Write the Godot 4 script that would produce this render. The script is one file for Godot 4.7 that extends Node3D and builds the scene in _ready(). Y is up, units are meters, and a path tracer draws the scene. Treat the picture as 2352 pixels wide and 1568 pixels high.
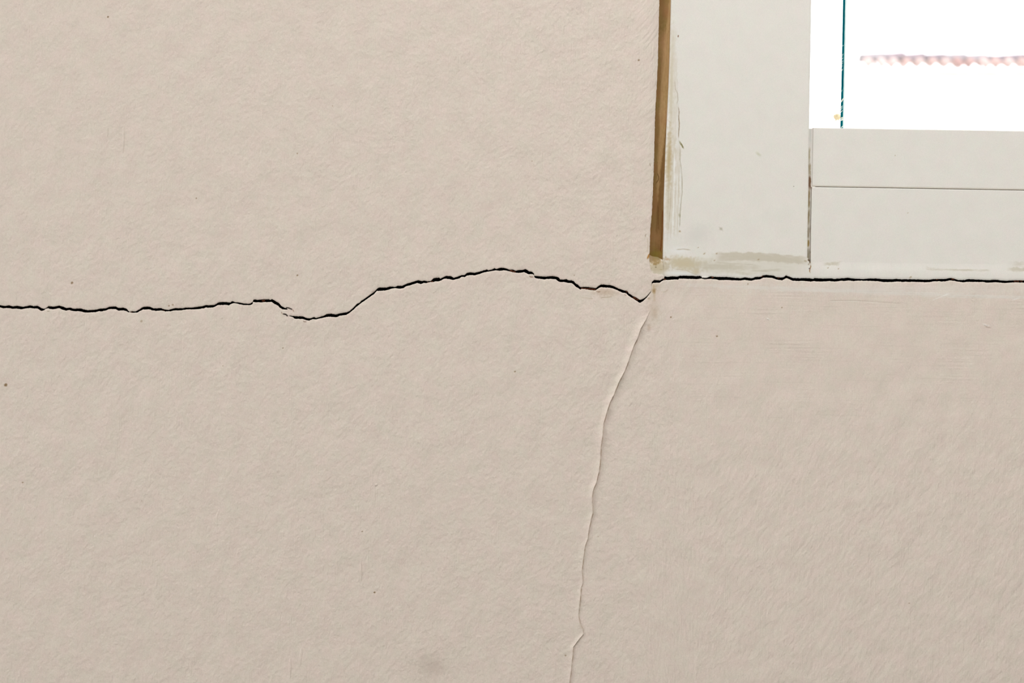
extends Node3D
# A cracked, painted plaster wall beside the corner of a white window frame.
# Millimetre work is laid out in hundredths of the wall itself: one unit of the layout is S metres on the wall plane.

const S := 0.00032          # metres on the wall per layout unit (the photograph's pixel)
const D := 0.8              # camera to wall
const EYE := 1.0            # camera height above the floor


# ---------------------------------------------------------------- helpers
class Canvas:
	var img: Image
	var x0 := 0.0
	var y0 := 0.0
	var k := 1.0
	var ragged := FastNoiseLite.new()

	func _init(xa: float, ya: float, xb: float, yb: float, texels: float, col: Color, mottle: float, seed_: int) -> void:
		x0 = xa
		y0 = ya
		k = texels
		var w := int((xb - xa) * k)
		var h := int((yb - ya) * k)
		ragged.seed = seed_ + 9
		ragged.frequency = 0.11
		var tone := FastNoiseLite.new()
		tone.seed = seed_
		tone.frequency = 0.016
		tone.fractal_octaves = 3
		var hue := FastNoiseLite.new()
		hue.seed = seed_ + 4
		hue.frequency = 0.024
		hue.fractal_octaves = 2
		var step := 3.0
		var sw := maxi(4, int(w / step))
		var sh := maxi(4, int(h / step))
		img = Image.create(sw, sh, false, Image.FORMAT_RGB8)
		for y in sh:
			for x in sw:
				var px := x0 + x * step / k
				var py := y0 + y * step / k
				var a := tone.get_noise_2d(px, py) * mottle
				var b := hue.get_noise_2d(px, py * 0.8) * mottle
				img.set_pixel(x, y, Color(col.r + a + b * 0.75, col.g + a - b * 0.55, col.b + a + b * 0.15))
		img.resize(w, h, Image.INTERPOLATE_CUBIC)
		# the fine grain of matt paint
		var data := img.get_data()
		var lot := seed_ * 7919 + 17
		for i in range(0, data.size() - 2, 3):
			lot = (lot * 1103515245 + 12345) & 0x7fffffff
			var d := ((lot >> 16) % 7) + ((lot >> 10) % 7) - 6
			data[i] = clampi(data[i] + d, 0, 255)
			data[i + 1] = clampi(data[i + 1] + d, 0, 255)
			data[i + 2] = clampi(data[i + 2] + d, 0, 255)
		img = Image.create_from_data(w, h, false, Image.FORMAT_RGB8, data)

	func uv(p: Vector2) -> Vector2:
		return Vector2((p.x - x0) * k / img.get_width(), (p.y - y0) * k / img.get_height())

	# a brushed or dirty line along points, its edge and strength uneven
	func stroke(pts: Array, width: float, col: Color, alpha: float, rough := 0.5) -> void:
		var total := 0.0
		for i in pts.size() - 1:
			total += pts[i].distance_to(pts[i + 1])
		var run := 0.0
		var gone: float = ragged.seed * 13.7 + pts[0].x * 3.1 + pts[0].y * 7.7
		for i in pts.size() - 1:
			var a: Vector2 = pts[i]
			var b: Vector2 = pts[i + 1]
			var dir := (b - a).normalized()
			var r := width * 0.5 * (1.0 + rough * 0.6) + 1.5
			var ax := clampi(int((minf(a.x, b.x) - r - x0) * k), 0, img.get_width() - 1)
			var bx := clampi(int((maxf(a.x, b.x) + r - x0) * k) + 1, 0, img.get_width() - 1)
			var ay := clampi(int((minf(a.y, b.y) - r - y0) * k), 0, img.get_height() - 1)
			var by := clampi(int((maxf(a.y, b.y) + r - y0) * k) + 1, 0, img.get_height() - 1)
			for y in range(ay, by + 1):
				for x in range(ax, bx + 1):
					var p := Vector2(x0 + (x + 0.5) / k, y0 + (y + 0.5) / k)
					var q := Geometry2D.get_closest_point_to_segment(p, a, b)
					if i > 0 and q == a:
						continue
					var d := p.distance_to(q)
					var s: float = gone + a.distance_to(q)
					var side := dir.cross(p - q)
					var half := width * 0.5 * (1.0 + rough * 0.9 * ragged.get_noise_2d(s * 0.5, signf(side) * 50.0))
					var soft := 0.7 + (0.16 * width if rough > 0.31 else 0.0)
					var m := (1.0 - smoothstep(half - soft, half + 0.7, d)) * alpha
					m *= clampf(1.0 + rough * (1.1 * ragged.get_noise_2d(s * 0.22 + 300.0, side * 0.9) + 0.7 * ragged.get_noise_2d(s * 0.09, side * 2.6 + 90.0)), 0.0, 1.4)
					var t := run + a.distance_to(q)
					var tip := minf(total * 0.3, width * 1.5 + 4.0)
					if rough > 0.31:
						m *= smoothstep(-0.15, 1.0, t / tip) * smoothstep(-0.15, 1.0, (total - t) / tip)
					if m > 0.003:
						img.set_pixel(x, y, img.get_pixel(x, y).lerp(col, minf(m, 1.0)))
			gone += a.distance_to(b)
			run += a.distance_to(b)

	# a soft stain
	func blot(c: Vector2, r: Vector2, col: Color, alpha: float, turn := 0.0, rough := 0.5, hard := 0.0) -> void:
		var m := maxf(r.x, r.y) * 1.5 + 2.0
		var ax := clampi(int((c.x - m - x0) * k), 0, img.get_width() - 1)
		var bx := clampi(int((c.x + m - x0) * k), 0, img.get_width() - 1)
		var ay := clampi(int((c.y - m - y0) * k), 0, img.get_height() - 1)
		var by := clampi(int((c.y + m - y0) * k), 0, img.get_height() - 1)
		for y in range(ay, by + 1):
			for x in range(ax, bx + 1):
				var p := Vector2(x0 + (x + 0.5) / k, y0 + (y + 0.5) / k)
				var q := (p - c).rotated(-turn) / r
				var d := q.length() * (1.0 + rough * ragged.get_noise_2d(p.x * 0.8, p.y * 0.8))
				var f := (1.0 - smoothstep(hard, 1.25, d)) * alpha
				if f > 0.003:
					img.set_pixel(x, y, img.get_pixel(x, y).lerp(col, minf(f, 1.0)))

	func texture(plain: Color) -> ImageTexture:
		# beyond its rim the surface goes on plain
		var w := img.get_width()
		var h := img.get_height()
		for r in [Rect2i(0, 0, w, 2), Rect2i(0, h - 2, w, 2), Rect2i(0, 0, 2, h), Rect2i(w - 2, 0, 2, h)]:
			img.fill_rect(r, plain)
		return ImageTexture.create_from_image(img)


class Shape:
	var st := SurfaceTool.new()
	var n := 0

	func _init() -> void:
		st.begin(Mesh.PRIMITIVE_TRIANGLES)

	# a sheet between two lines. prof: Vector3(share of the way from a to b, further layout units that way, millimetres towards the room)
	func band(a: PackedVector2Array, b: PackedVector2Array, prof: Array, zref: float, cv: Canvas, jag: FastNoiseLite = null, jag_mm := 0.0, caps := false, high := PackedFloat32Array(), ua := PackedVector2Array(), ub := PackedVector2Array()) -> void:
		var m := prof.size()
		var first := n
		var f := (0.8 - zref) / 0.8
		for i in a.size():
			var dir := (b[i] - a[i]).normalized()
			for j in m:
				var e: Vector3 = prof[j]
				var p := a[i].lerp(b[i], e.x) + dir * e.y
				var z := e.z * (high[i] if high.size() else 1.0)
				if jag and j > 0 and j < m - 1:
					z += jag_mm * jag.get_noise_2d(p.x, j * 17.0)
					p += dir * jag_mm * 1.5 * jag.get_noise_2d(p.x, 500.0 + j * 31.0) * minf(1.0, a[i].distance_to(b[i]) / 4.0)
				st.set_uv(cv.uv(ua[i].lerp(ub[i], e.x)) if ua.size() else cv.uv(p) if cv else p * 0.004)
				st.add_vertex(Vector3((p.x - 1176.0) * 0.00032 * f, 1.0 - (p.y - 784.0) * 0.00032 * f, zref + z * 0.001))
				n += 1
		var h := a.size() / 2
		var flip := (a[h] - a[h - 1]).cross(b[h] - a[h]) < 0.0
		for i in a.size() - 1:
			for j in m - 1:
				var p0 := first + i * m + j
				var p1 := p0 + m
				for v in ([p0, p1 + 1, p1, p0, p0 + 1, p1 + 1] if flip else [p0, p1, p1 + 1, p0, p1 + 1, p0 + 1]):
					st.add_index(v)
		if caps:
			for end in [0, a.size() - 1]:
				for j in range(1, m - 1):
					var p0: int = first + end * m
					for v in ([p0, p0 + j, p0 + j + 1] if flip == (end == 0) else [p0, p0 + j + 1, p0 + j]):
						st.add_index(v)

	# a shallow mound of paint: centre, half sizes in layout units, height in millimetres
	func mound(c: Vector2, r: Vector2, high: float, turn: float, cv: Canvas) -> void:
		var first := n
		for i in 7:
			for j in 20:
				var t := i / 6.0
				var ang := TAU * j / 20.0
				var p := c + (Vector2(cos(ang), sin(ang)) * r * t).rotated(turn)
				st.set_uv(cv.uv(p))
				st.add_vertex(Vector3((p.x - 1176.0) * 0.00032, 1.0 - (p.y - 784.0) * 0.00032, (high * sqrt(maxf(0.0, 1.0 - t * t)) - 0.02) * 0.001))
				n += 1
		for i in 6:
			for j in 20:
				var p0 := first + i * 20 + j
				var p1 := first + i * 20 + (j + 1) % 20
				for v in [p0, p0 + 20, p1 + 20, p0, p1 + 20, p1]:
					st.add_index(v)

	# an irregular lump, all round
	func lump(at_: Vector3, r: Vector3, seed_: int) -> void:
		var g := FastNoiseLite.new()
		g.seed = seed_
		g.frequency = 0.9
		var first := n
		for i in 9:
			for j in 12:
				var th := PI * i / 8.0
				var ph := TAU * j / 12.0
				var d := Vector3(sin(th) * cos(ph), cos(th), sin(th) * sin(ph))
				st.set_uv(Vector2(j / 12.0, i / 8.0))
				st.add_vertex(at_ + d * r * (1.0 + 0.75 * g.get_noise_3dv(d * 1.6)))
				n += 1
		for i in 8:
			for j in 12:
				var p0 := first + i * 12 + j
				var p1 := first + i * 12 + (j + 1) % 12
				for v in [p0, p1, p1 + 12, p0, p1 + 12, p0 + 12]:
					st.add_index(v)

	# a box with chamfered edges
	func box(lo: Vector3, hi: Vector3, ch := 0.0) -> void:
		var c := (lo + hi) * 0.5
		var e := (hi - lo) * 0.5
		for ax in 3:
			for s in [-1.0, 1.0]:
				var u := (ax + 1) % 3
				var v := (ax + 2) % 3
				var ring := []
				for q in [[-1.0, -1.0], [1.0, -1.0], [1.0, 1.0], [-1.0, 1.0]]:
					var p := Vector3.ZERO
					p[ax] = s * e[ax]
					p[u] = q[0] * (e[u] - ch)
					p[v] = q[1] * (e[v] - ch)
					ring.append(c + p)
				face(ring, s < 0.0)
		if ch > 0.0:
			for ax in 3:
				var u := (ax + 1) % 3
				var v := (ax + 2) % 3
				for q in [[-1.0, -1.0], [1.0, -1.0], [1.0, 1.0], [-1.0, 1.0]]:
					var ring := []
					for w in [[-1.0, 0], [1.0, 0], [1.0, 1], [-1.0, 1]]:
						var p := Vector3.ZERO
						p[ax] = w[0] * (e[ax] - ch)
						p[u] = q[0] * (e[u] - (ch if w[1] == 1 else 0.0))
						p[v] = q[1] * (e[v] - (0.0 if w[1] == 1 else ch))
						ring.append(c + p)
					face(ring, q[0] * q[1] < 0.0)

	# half a barrel tile from p to q, hollow underneath
	func barrel(p: Vector3, q: Vector3, rp: float, rq: float, thick: float) -> void:
		var ax := (q - p).normalized()
		var side := ax.cross(Vector3.UP).normalized()
		var out := side.cross(ax).normalized()
		var rings := [[p, rp - thick], [p, rp], [p.lerp(q, 0.5), (rp + rq) * 0.5], [q, rq], [q, rq - thick], [p, rp - thick]]
		var first := n
		for r in rings:
			for j in 9:
				var ang := PI * j / 8.0
				st.set_uv(Vector2(j / 8.0, 0))
				st.add_vertex(r[0] + (side * cos(ang) + out * sin(ang)) * r[1])
				n += 1
		for i in rings.size() - 1:
			for j in 8:
				var p0 := first + i * 9 + j
				for v in [p0, p0 + 10, p0 + 9, p0, p0 + 1, p0 + 10]:
					st.add_index(v)

	func face(ring: Array, flip: bool) -> void:
		for i in 4:
			st.set_uv(Vector2([0, 1, 1, 0][i], [0, 0, 1, 1][i]))
			st.set_smooth_group(-1)
			st.add_vertex(ring[i])
		for v in ([0, 1, 2, 0, 2, 3] if flip else [0, 2, 1, 0, 3, 2]):
			st.add_index(n + v)
		n += 4

	func mesh() -> ArrayMesh:
		st.generate_normals()
		return st.commit()


func put(called: String, sh: Shape, m: Material, parent: Node3D, label := "") -> MeshInstance3D:
	var o := MeshInstance3D.new()
	o.name = called
	o.mesh = sh.mesh()
	o.material_override = m
	o.cast_shadow = GeometryInstance3D.SHADOW_CASTING_SETTING_ON
	parent.add_child(o, true)
	if label:
		o.set_meta("label", label)
	return o


func root(called: String, label: String, category: String, kind := "", at_ := Vector3.ZERO) -> Node3D:
	var o := Node3D.new()
	o.name = called
	o.position = at_
	add_child(o, true)
	o.set_meta("label", label)
	o.set_meta("category", category)
	if kind:
		o.set_meta("kind", kind)
	return o


func paint(c: Color, rough := 0.65, spec := 0.35) -> StandardMaterial3D:
	var m := StandardMaterial3D.new()
	m.albedo_color = c
	m.roughness = rough
	m.metallic_specular = spec
	return m


func rgb(r: float, g: float, b: float) -> Color:
	return Color(r / 255.0, g / 255.0, b / 255.0)


func noise(seed_: int, freq: float, octaves := 2) -> FastNoiseLite:
	var g := FastNoiseLite.new()
	g.seed = seed_
	g.noise_type = FastNoiseLite.TYPE_SIMPLEX_SMOOTH
	g.frequency = freq
	g.fractal_octaves = octaves
	return g


func bumpy(m: StandardMaterial3D, freq: float, high_cm: float, metres: float, seed_: int) -> void:
	var t := NoiseTexture2D.new()
	t.width = 512
	t.height = 512
	t.seamless = true
	t.noise = noise(seed_, freq, 3)
	m.heightmap_enabled = true
	m.heightmap_texture = t
	m.heightmap_scale = high_cm
	m.uv1_triplanar = true
	m.uv1_world_triplanar = true
	m.uv1_scale = Vector3.ONE / metres


# height of a broken line at x
func along(line: PackedVector2Array, x: float) -> float:
	var lo := 0
	var hi := line.size() - 1
	if x <= line[0].x:
		return line[0].y
	if x >= line[hi].x:
		return line[hi].y
	while hi - lo > 1:
		var mid := (lo + hi) / 2
		if line[mid].x <= x:
			lo = mid
		else:
			hi = mid
	return lerpf(line[lo].y, line[hi].y, (x - line[lo].x) / maxf(line[hi].x - line[lo].x, 0.001))


func across(line: PackedVector2Array, y: float) -> float:
	var t := PackedVector2Array()
	for p in line:
		t.append(Vector2(p.y, p.x))
	return along(t, y)


func pairs(a: Array) -> PackedVector2Array:
	var out := PackedVector2Array()
	for i in range(0, a.size(), 2):
		out.append(Vector2(a[i], a[i + 1]))
	return out


func list(a: PackedVector2Array) -> Array:
	var out := []
	for p in a:
		out.append(p)
	return out


# ---------------------------------------------------------------- the place
func _ready() -> void:
	# camera
	var cam := Camera3D.new()
	cam.name = "camera"
	cam.position = Vector3(0, EYE, D)
	cam.near = 0.02
	cam.far = 200.0
	var lens := CameraAttributesPhysical.new()
	lens.frustum_focal_length = 12.0 / (784.0 * S / D)
	lens.frustum_focus_distance = D
	lens.exposure_aperture = 8.0
	cam.attributes = lens
	cam.fov = rad_to_deg(2.0 * atan(784.0 * S / D))
	add_child(cam)
	cam.current = true

	# sky: a bright white overcast
	var env := Environment.new()
	env.background_mode = Environment.BG_SKY
	var sky := Sky.new()
	var sm := ProceduralSkyMaterial.new()
	sm.sky_top_color = Color(0.97, 0.985, 1.0)
	sm.sky_horizon_color = Color(1.0, 1.0, 0.995)
	sm.ground_bottom_color = Color(0.6, 0.59, 0.57)
	sm.ground_horizon_color = Color(0.8, 0.8, 0.79)
	sky.sky_material = sm
	env.sky = sky
	env.background_energy_multiplier = 3.4
	env.tonemap_mode = Environment.TONE_MAPPER_LINEAR
	env.tonemap_exposure = 1.0
	env.sdfgi_enabled = true
	env.ssao_enabled = true
	env.ssil_enabled = true
	var we := WorldEnvironment.new()
	we.name = "world_environment"
	we.environment = env
	add_child(we)

	# daylight through the room's other window
	daylight("daylight_side", Vector3(-3.12, 1.65, 1.7), -PI / 2, Vector2(1.7, 1.3), 3.3, Color(0.985, 1.0, 1.02))

	build_lines()
	build_canvases()
	build_room()
	build_wall()
	build_window()
	build_outside()
	build_added_lamp()


func daylight(called: String, at_: Vector3, turn: float, size: Vector2, energy: float, c: Color) -> void:
	var l := AreaLight3D.new()
	l.name = called
	l.position = at_
	l.rotation.y = turn
	l.area_size = size
	l.light_energy = energy
	l.light_color = c
	l.area_range = 12.0
	l.area_attenuation = 2.0
	l.shadow_enabled = true
	add_child(l)


# ---------------------------------------------------------------- lines of the crack and the frame, in layout units
var upper: PackedVector2Array       # upper lip of the long crack
var lower: PackedVector2Array       # lower lip
var hair: PackedVector2Array        # the fine crack running down
var groove_a: PackedVector2Array    # plaster's edge beside the frame
var groove_b: PackedVector2Array    # frame's edge
var jag := FastNoiseLite.new()


func build_lines() -> void:
	jag = noise(5, 0.16, 3)
	upper = pairs([-120, 699, -60, 703, 0, 700.4, 9.4, 702.5, 21.3, 701, 28.9, 703.3, 40, 702.1, 50.2, 704.2, 62.9, 702.5, 69.7, 701, 77.4, 702.8, 85, 702, 90.1, 703.8, 95.2, 707.9, 102.9, 708.7,
		105.4, 707.2, 110.5, 702.9, 122.4, 704.2, 136, 701.4, 144.6, 704.2, 152.2, 707.3, 160.7, 706.2, 169.2, 709, 176.9, 708.5, 185.4, 708, 193, 710.6, 200, 712.1, 218.7, 711, 228.9, 708.7,
		242.5, 708, 250.2, 704.5, 259.5, 703.6, 266.3, 703.6, 271.4, 707.2, 283.3, 706.2, 290.1, 708.5, 294.4, 713.1, 297.8, 716.0, 302.9, 714.6, 311.4, 715, 319, 711, 327.6, 705, 338.6, 703.6,
		345.4, 704.5, 351.4, 707.6, 359.9, 708, 369.2, 707, 376.9, 710.6, 387, 711.4, 395.6, 708.7, 405.1, 707.2, 409, 708.4, 413.6, 707.3, 418.7, 708, 426.4, 706.3, 438.3, 706.3, 452.7, 704.5,
		464.6, 702.9, 473.1, 700.2, 479.9, 700.8, 492.7, 700, 501.2, 694.6, 508.8, 693.6, 519, 693.7, 528.4, 694.8, 533.5, 691.2, 540.3, 694, 548.8, 694.4, 558.2, 696.5, 570, 697.4, 575.2, 696.5,
		579.4, 693.6, 580.8, 692, 581.4, 688.9, 584.5, 687.4, 589.6, 688.5, 600, 687.8, 606, 687.2, 617, 687.2, 620.8, 688.6, 624.7, 686.6, 632.3, 691, 640, 695.3, 645.9, 702.1, 651.9, 705.9,
		658.7, 708, 660.8, 710.6, 663.5, 724.8, 665.5, 724.4, 676.5, 725.9, 685.9, 726.3, 696.1, 726.7, 705.4, 731, 713.9, 730.3, 721.6, 728, 725.9, 730.1, 735.2, 727.4, 743.7, 725, 750.5, 720.8,
		759.9, 720.4, 772.6, 722.1, 779.4, 719.5, 795.6, 717, 803, 714, 811, 707, 817.9, 699.6, 821.3, 696.5, 825.5, 695.6, 829.8, 690.1, 834, 688.4, 844.2, 680.8, 854.4, 673.5, 861.2, 668.4,
		867.2, 661.6, 872.3, 659.9, 887.6, 660.4, 896.1, 657.6, 907.1, 658.7, 914, 656.1, 924.1, 656.1, 935.2, 651, 948, 647.2, 959.9, 643.1, 969.2, 645.1, 975.2, 643.9, 981.1, 645.9, 989.6, 645.1,
		995.6, 638.7, 1000, 637.9, 1008.5, 637.4, 1011.5, 640, 1018.7, 636.1, 1024.7, 633.1, 1037.4, 634.4, 1041.7, 637.8, 1050.2, 635.7, 1058.7, 632, 1068, 631, 1072.3, 626.8, 1080.8, 625.2,
		1090.1, 626.3, 1100.3, 624.2, 1109.7, 621.2, 1119, 618.7, 1121.6, 620.8, 1130.9, 618.3, 1136, 615.5, 1139.9, 617.8, 1148, 614.9, 1156.5, 614.7, 1163.3, 616.6, 1170, 619.3, 1178.6, 619.1,
		1185.4, 622.1, 1190.5, 620, 1200, 619.6, 1206, 617.7, 1211, 619.4, 1215.3, 623.4, 1220.4, 623.4, 1225.5, 626.4, 1226.8, 629.3, 1227.2, 633.2, 1228.5, 633.3, 1238.3, 634.2, 1252.7, 635.3,
		1262.9, 634, 1271.4, 633.8, 1280.8, 635.3, 1285, 638.7, 1286.7, 641.7, 1296.1, 641.7, 1301.2, 640.6, 1305.4, 643.5, 1312.2, 643.5, 1318.2, 645.5, 1321.6, 650.2, 1327.6, 653.6, 1332.7, 659.1,
		1344.6, 658.5, 1357.3, 659.9, 1368.4, 661.7, 1374.3, 657, 1380.3, 653.1, 1400, 654.3, 1410.2, 657.1, 1420.4, 662.1, 1434, 666.8, 1440.8, 668, 1444.2, 673.1, 1452.7, 679.1, 1459.5, 681.6,
		1466.3, 685.9, 1469.7, 688.4, 1476.5, 686.7, 1485, 680.8, 1494.4, 670.2, 1495.6, 668, 1496.2, 659.5, 1496.8, 651.9, 1497.2, 647.6, 1502.9, 642.9, 1516.5, 643.8, 1522.4, 640.4, 1525.4, 639.3,
		1526.2, 634, 1534.4, 635.3, 1544.6, 634.2, 1557.3, 635, 1560.7, 633, 1573.5, 632.7, 1587, 633.2, 1600, 634, 1606.8, 633.1, 1611.9, 635.0, 1615.3, 637.2, 1624.7, 637.4, 1632.3, 634.4,
		1647.6, 635.7, 1668, 635.7, 1685, 637, 1701.2, 638.7, 1711.4, 636.5, 1727.6, 638.7, 1736, 635.7, 1748, 635.3, 1752.2, 632.3, 1759.9, 631, 1776.9, 632.7, 1782.8, 635.7, 1793.9, 637,
		1800, 636.4, 1806, 632.3, 1814.5, 635.3, 1822.1, 638.5, 1840.8, 638.2, 1859.5, 638.8, 1868.9, 640.2, 1870.6, 638.2, 1889.3, 639.4, 1906.3, 638.8, 1919, 640.2, 1936, 638.5, 1948.8, 637.8,
		1961.6, 639.4, 1982.8, 640.4, 2000, 639, 2015.3, 639.1, 2028.9, 640.5, 2051, 641, 2056, 639.9, 2073, 641.2, 2080.8, 640.5, 2086.7, 641.4, 2091.8, 640.8, 2119, 641.9, 2137.8, 641.9,
		2144.6, 640.5, 2159.9, 640.5, 2174.3, 639.9, 2182.8, 638.2, 2190.5, 639.1, 2201.3, 642.5, 2216.6, 642.8, 2221.7, 640.5, 2244.7, 641.6, 2261.7, 642.5, 2266.8, 643.1, 2283.8, 642.1,
		2292.3, 642.1, 2298.3, 643.6, 2311.9, 644.5, 2334.8, 643.1, 2352, 643.8, 2410, 645, 2472, 644])
	lower = pairs([-120, 705, -60, 708.5, 0, 705.9, 6.8, 707.9, 18.7, 707.2, 28, 709, 36.6, 708.3, 47.6, 710.2, 57.8, 708.5, 68, 707, 77.4, 708.2, 86.7, 708.5, 91.8, 713, 96, 713.8, 101, 712.3,
		104.6, 709, 110.5, 707.9, 119.9, 710.4, 135.2, 707.6, 143.7, 711.3, 151.4, 713, 159.9, 711.9, 169.2, 714.8, 178.6, 714.4, 186.2, 715.3, 193.9, 717.4, 200, 717.7, 219.6, 716.7, 227.2, 714.4,
		234, 715, 244.2, 712.3, 249.3, 709.9, 257.8, 709.6, 265.5, 709.9, 271.4, 713.3, 283.3, 712.7, 289.3, 714.2, 294.4, 717.3, 297.8, 716.6, 302, 718, 306.3, 718.1, 314.8, 717.6, 322.4, 713.1,
		328.4, 710.6, 343.7, 710.2, 348, 712.4, 358.2, 714, 370, 712.7, 379.4, 714.8, 391.3, 714.7, 400, 712.8, 412.8, 712.7, 420.4, 711.4, 432.3, 710.2, 444.2, 710.4, 456.1, 709.6, 468, 707.9,
		473.1, 705.9, 477.4, 706.8, 490.1, 705.5, 500.3, 700.4, 510.5, 700.5, 518.2, 699.5, 525, 701.2, 529.3, 698.7, 535.2, 696.1, 542.9, 696.5, 549.7, 698.7, 559.9, 700.4, 575.2, 700.5, 580, 697.8,
		581, 692.8, 586.2, 694.4, 593.9, 693.7, 600, 694.6, 606.8, 693.4, 617, 693.6, 623, 692.6, 631.5, 698.7, 638.3, 701.7, 642.5, 706.3, 647.6, 709.7, 654.4, 710.7, 660.8, 710.8, 663.5, 725.2,
		665.9, 726.2, 674, 728.9, 675.7, 731.8, 687.6, 732, 696.9, 732.7, 702.9, 734.8, 709.7, 736.3, 717.3, 732.9, 725.9, 733.5, 732.7, 731.4, 742.9, 729.7, 749.7, 727.6, 757.3, 727.4, 772.6, 728.6,
		780.3, 725, 794.7, 723.3, 802, 719, 811, 711.5, 820, 703, 825.5, 699, 833.2, 693.1, 844.2, 685.4, 857.8, 676.1, 865.5, 668, 876.5, 667.4, 889.3, 666.1, 899.5, 662.5, 909.7, 661.6,
		918.2, 662.9, 926.7, 661.6, 931.8, 657.4, 940.3, 655.7, 957.3, 649.7, 966.7, 652.3, 972.6, 649.7, 978.6, 650.2, 987, 647.6, 995.6, 647.9, 1000, 646.1, 1010.2, 645.3, 1018.7, 640.8,
		1023, 639.5, 1032.3, 641, 1040, 642.9, 1054.4, 639.5, 1060.4, 635.7, 1067.2, 636.1, 1072.3, 633.1, 1082.5, 631.4, 1090.1, 632.3, 1102, 628.9, 1111.4, 625.5, 1122.4, 623.4, 1137.8, 620.6,
		1148, 621.7, 1159.9, 620.6, 1170, 622.9, 1178.6, 625.1, 1190.5, 626.8, 1200, 625.5, 1203.4, 624.7, 1212.8, 629.3, 1221.3, 629.3, 1226.2, 630.8, 1227.2, 634.6, 1228, 637.2, 1231.5, 639.3,
		1240.8, 640, 1250.2, 641.7, 1256.1, 640.6, 1264.6, 640, 1276.5, 641.2, 1281.6, 645.5, 1285.9, 647.6, 1297.8, 647.6, 1304.6, 649.7, 1311.4, 649.7, 1316.5, 652, 1321.6, 657.8, 1328.4, 661.2,
		1332.7, 665.3, 1336, 663.1, 1344.6, 664.2, 1355.6, 665.9, 1368.4, 666.8, 1369.6, 665.2, 1374.3, 662.1, 1379.4, 659.4, 1400, 660.6, 1408.5, 662.5, 1417, 665.9, 1429.8, 671.9, 1438.3, 673.1,
		1443.4, 678.7, 1455.3, 685.9, 1466.3, 693.5, 1469.7, 695.7, 1476.5, 691.8, 1485, 683.8, 1494.4, 672.0, 1495.6, 669.0, 1496.2, 660.5, 1496.8, 653.2, 1498.4, 650.8, 1500.3, 649.3, 1514.8, 649.3,
		1520.7, 645.1, 1526.7, 643, 1536, 642.5, 1548.8, 641.7, 1559, 641.7, 1559.8, 639.5, 1570, 639.8, 1587, 640.4, 1600, 640.8, 1611, 639.5, 1619.6, 641.4, 1628.9, 640.4, 1645.9, 641.2,
		1650.2, 643.1, 1668, 642.8, 1699.5, 644.2, 1710.5, 642.8, 1726.7, 644.5, 1735.2, 642.1, 1746.3, 641.2, 1753, 637.8, 1760.7, 637, 1774.3, 638.2, 1786.2, 642.2, 1796.4, 643.6, 1800, 642.2,
		1806, 638.5, 1812.8, 640.8, 1820.4, 644.6, 1834, 645.3, 1842.5, 644.6, 1862, 646.5, 1870.6, 645.3, 1878.2, 646.3, 1897, 646.3, 1904.6, 645.3, 1917.3, 646.5, 1925.9, 645.6, 1932.7, 644.5,
		1939.5, 645.3, 1948.8, 643.9, 1959.9, 645.3, 1974.3, 644.2, 2000, 644.9, 2017, 645.9, 2028, 647.2, 2051.9, 647.6, 2057, 646.5, 2066.3, 646.5, 2073, 647.6, 2081.6, 646.7, 2087.6, 647.3,
		2095.2, 647, 2131.8, 648, 2144.6, 646.2, 2158.2, 645.5, 2161.6, 646.7, 2174.3, 645.6, 2182, 643.9, 2191.3, 644.6, 2201.3, 646.8, 2214.9, 648.2, 2220, 647, 2235.3, 647.3, 2261.7, 647.6,
		2266.8, 648.9, 2274.4, 649, 2283.8, 648, 2294.9, 648.5, 2307.6, 649.7, 2333.1, 648.2, 2352, 649, 2410, 650.5, 2472, 649])
	hair = pairs([1493, 713, 1487, 726, 1482.9, 735, 1470.6, 755.5, 1464.5, 776, 1453.3, 798.4, 1444, 827, 1434.9, 851.4, 1421.6, 876, 1409.4, 906.5, 1401.2, 922.9, 1393, 947.3, 1386, 971.8,
		1383.4, 1000.8, 1379.6, 1027.3, 1378.6, 1051.8, 1375.5, 1082.4, 1369.4, 1106.9, 1361.2, 1127.3, 1359.6, 1143.7, 1361.2, 1176.3, 1357.1, 1192.7, 1353, 1213, 1350, 1235.5, 1342.9, 1255.9,
		1339.8, 1280, 1336.4, 1309, 1338.5, 1338.3, 1334.3, 1348.8, 1333.2, 1365.5, 1330, 1394.8, 1328, 1413.6, 1332.2, 1434.6, 1338.5, 1445, 1339.5, 1455.5, 1329, 1468, 1316.5, 1484.8,
		1315.4, 1501.5, 1313.3, 1522.4, 1309, 1558, 1304, 1600, 1300, 1680])
	groove_a = pairs([1516, -110, 1514.8, 0, 1512.7, 87, 1511.6, 141, 1509, 195, 1506.2, 239, 1504.6, 282, 1503.4, 340, 1501.6, 400, 1499.6, 450, 1498, 485, 1494.6, 522, 1493.4, 545, 1492.6, 575, 1491.5, 590, 1492.4, 600,
		1493.5, 611, 1496, 621, 1497, 632])
	groove_b = pairs([1544, -110, 1541.5, 0, 1539, 110, 1536, 195, 1533, 260, 1531, 300, 1529, 341, 1527, 402, 1525, 463, 1524.5, 525, 1523, 586, 1522, 618])


func columns(xa: float, xb: float) -> PackedFloat32Array:
	var out := PackedFloat32Array()
	var x := xa
	while x < xb - 0.01:
		out.append(x)
		var fine := (x > 1493.0 and x < 1499.0) or (x > 1524.0 and x < 1528.0) or (x > 1225.0 and x < 1230.0) or (x > 657.0 and x < 667.0) or (x > 578.0 and x < 584.0)
		x += 0.3 if fine else 1.6
	out.append(xb)
	return out


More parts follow.
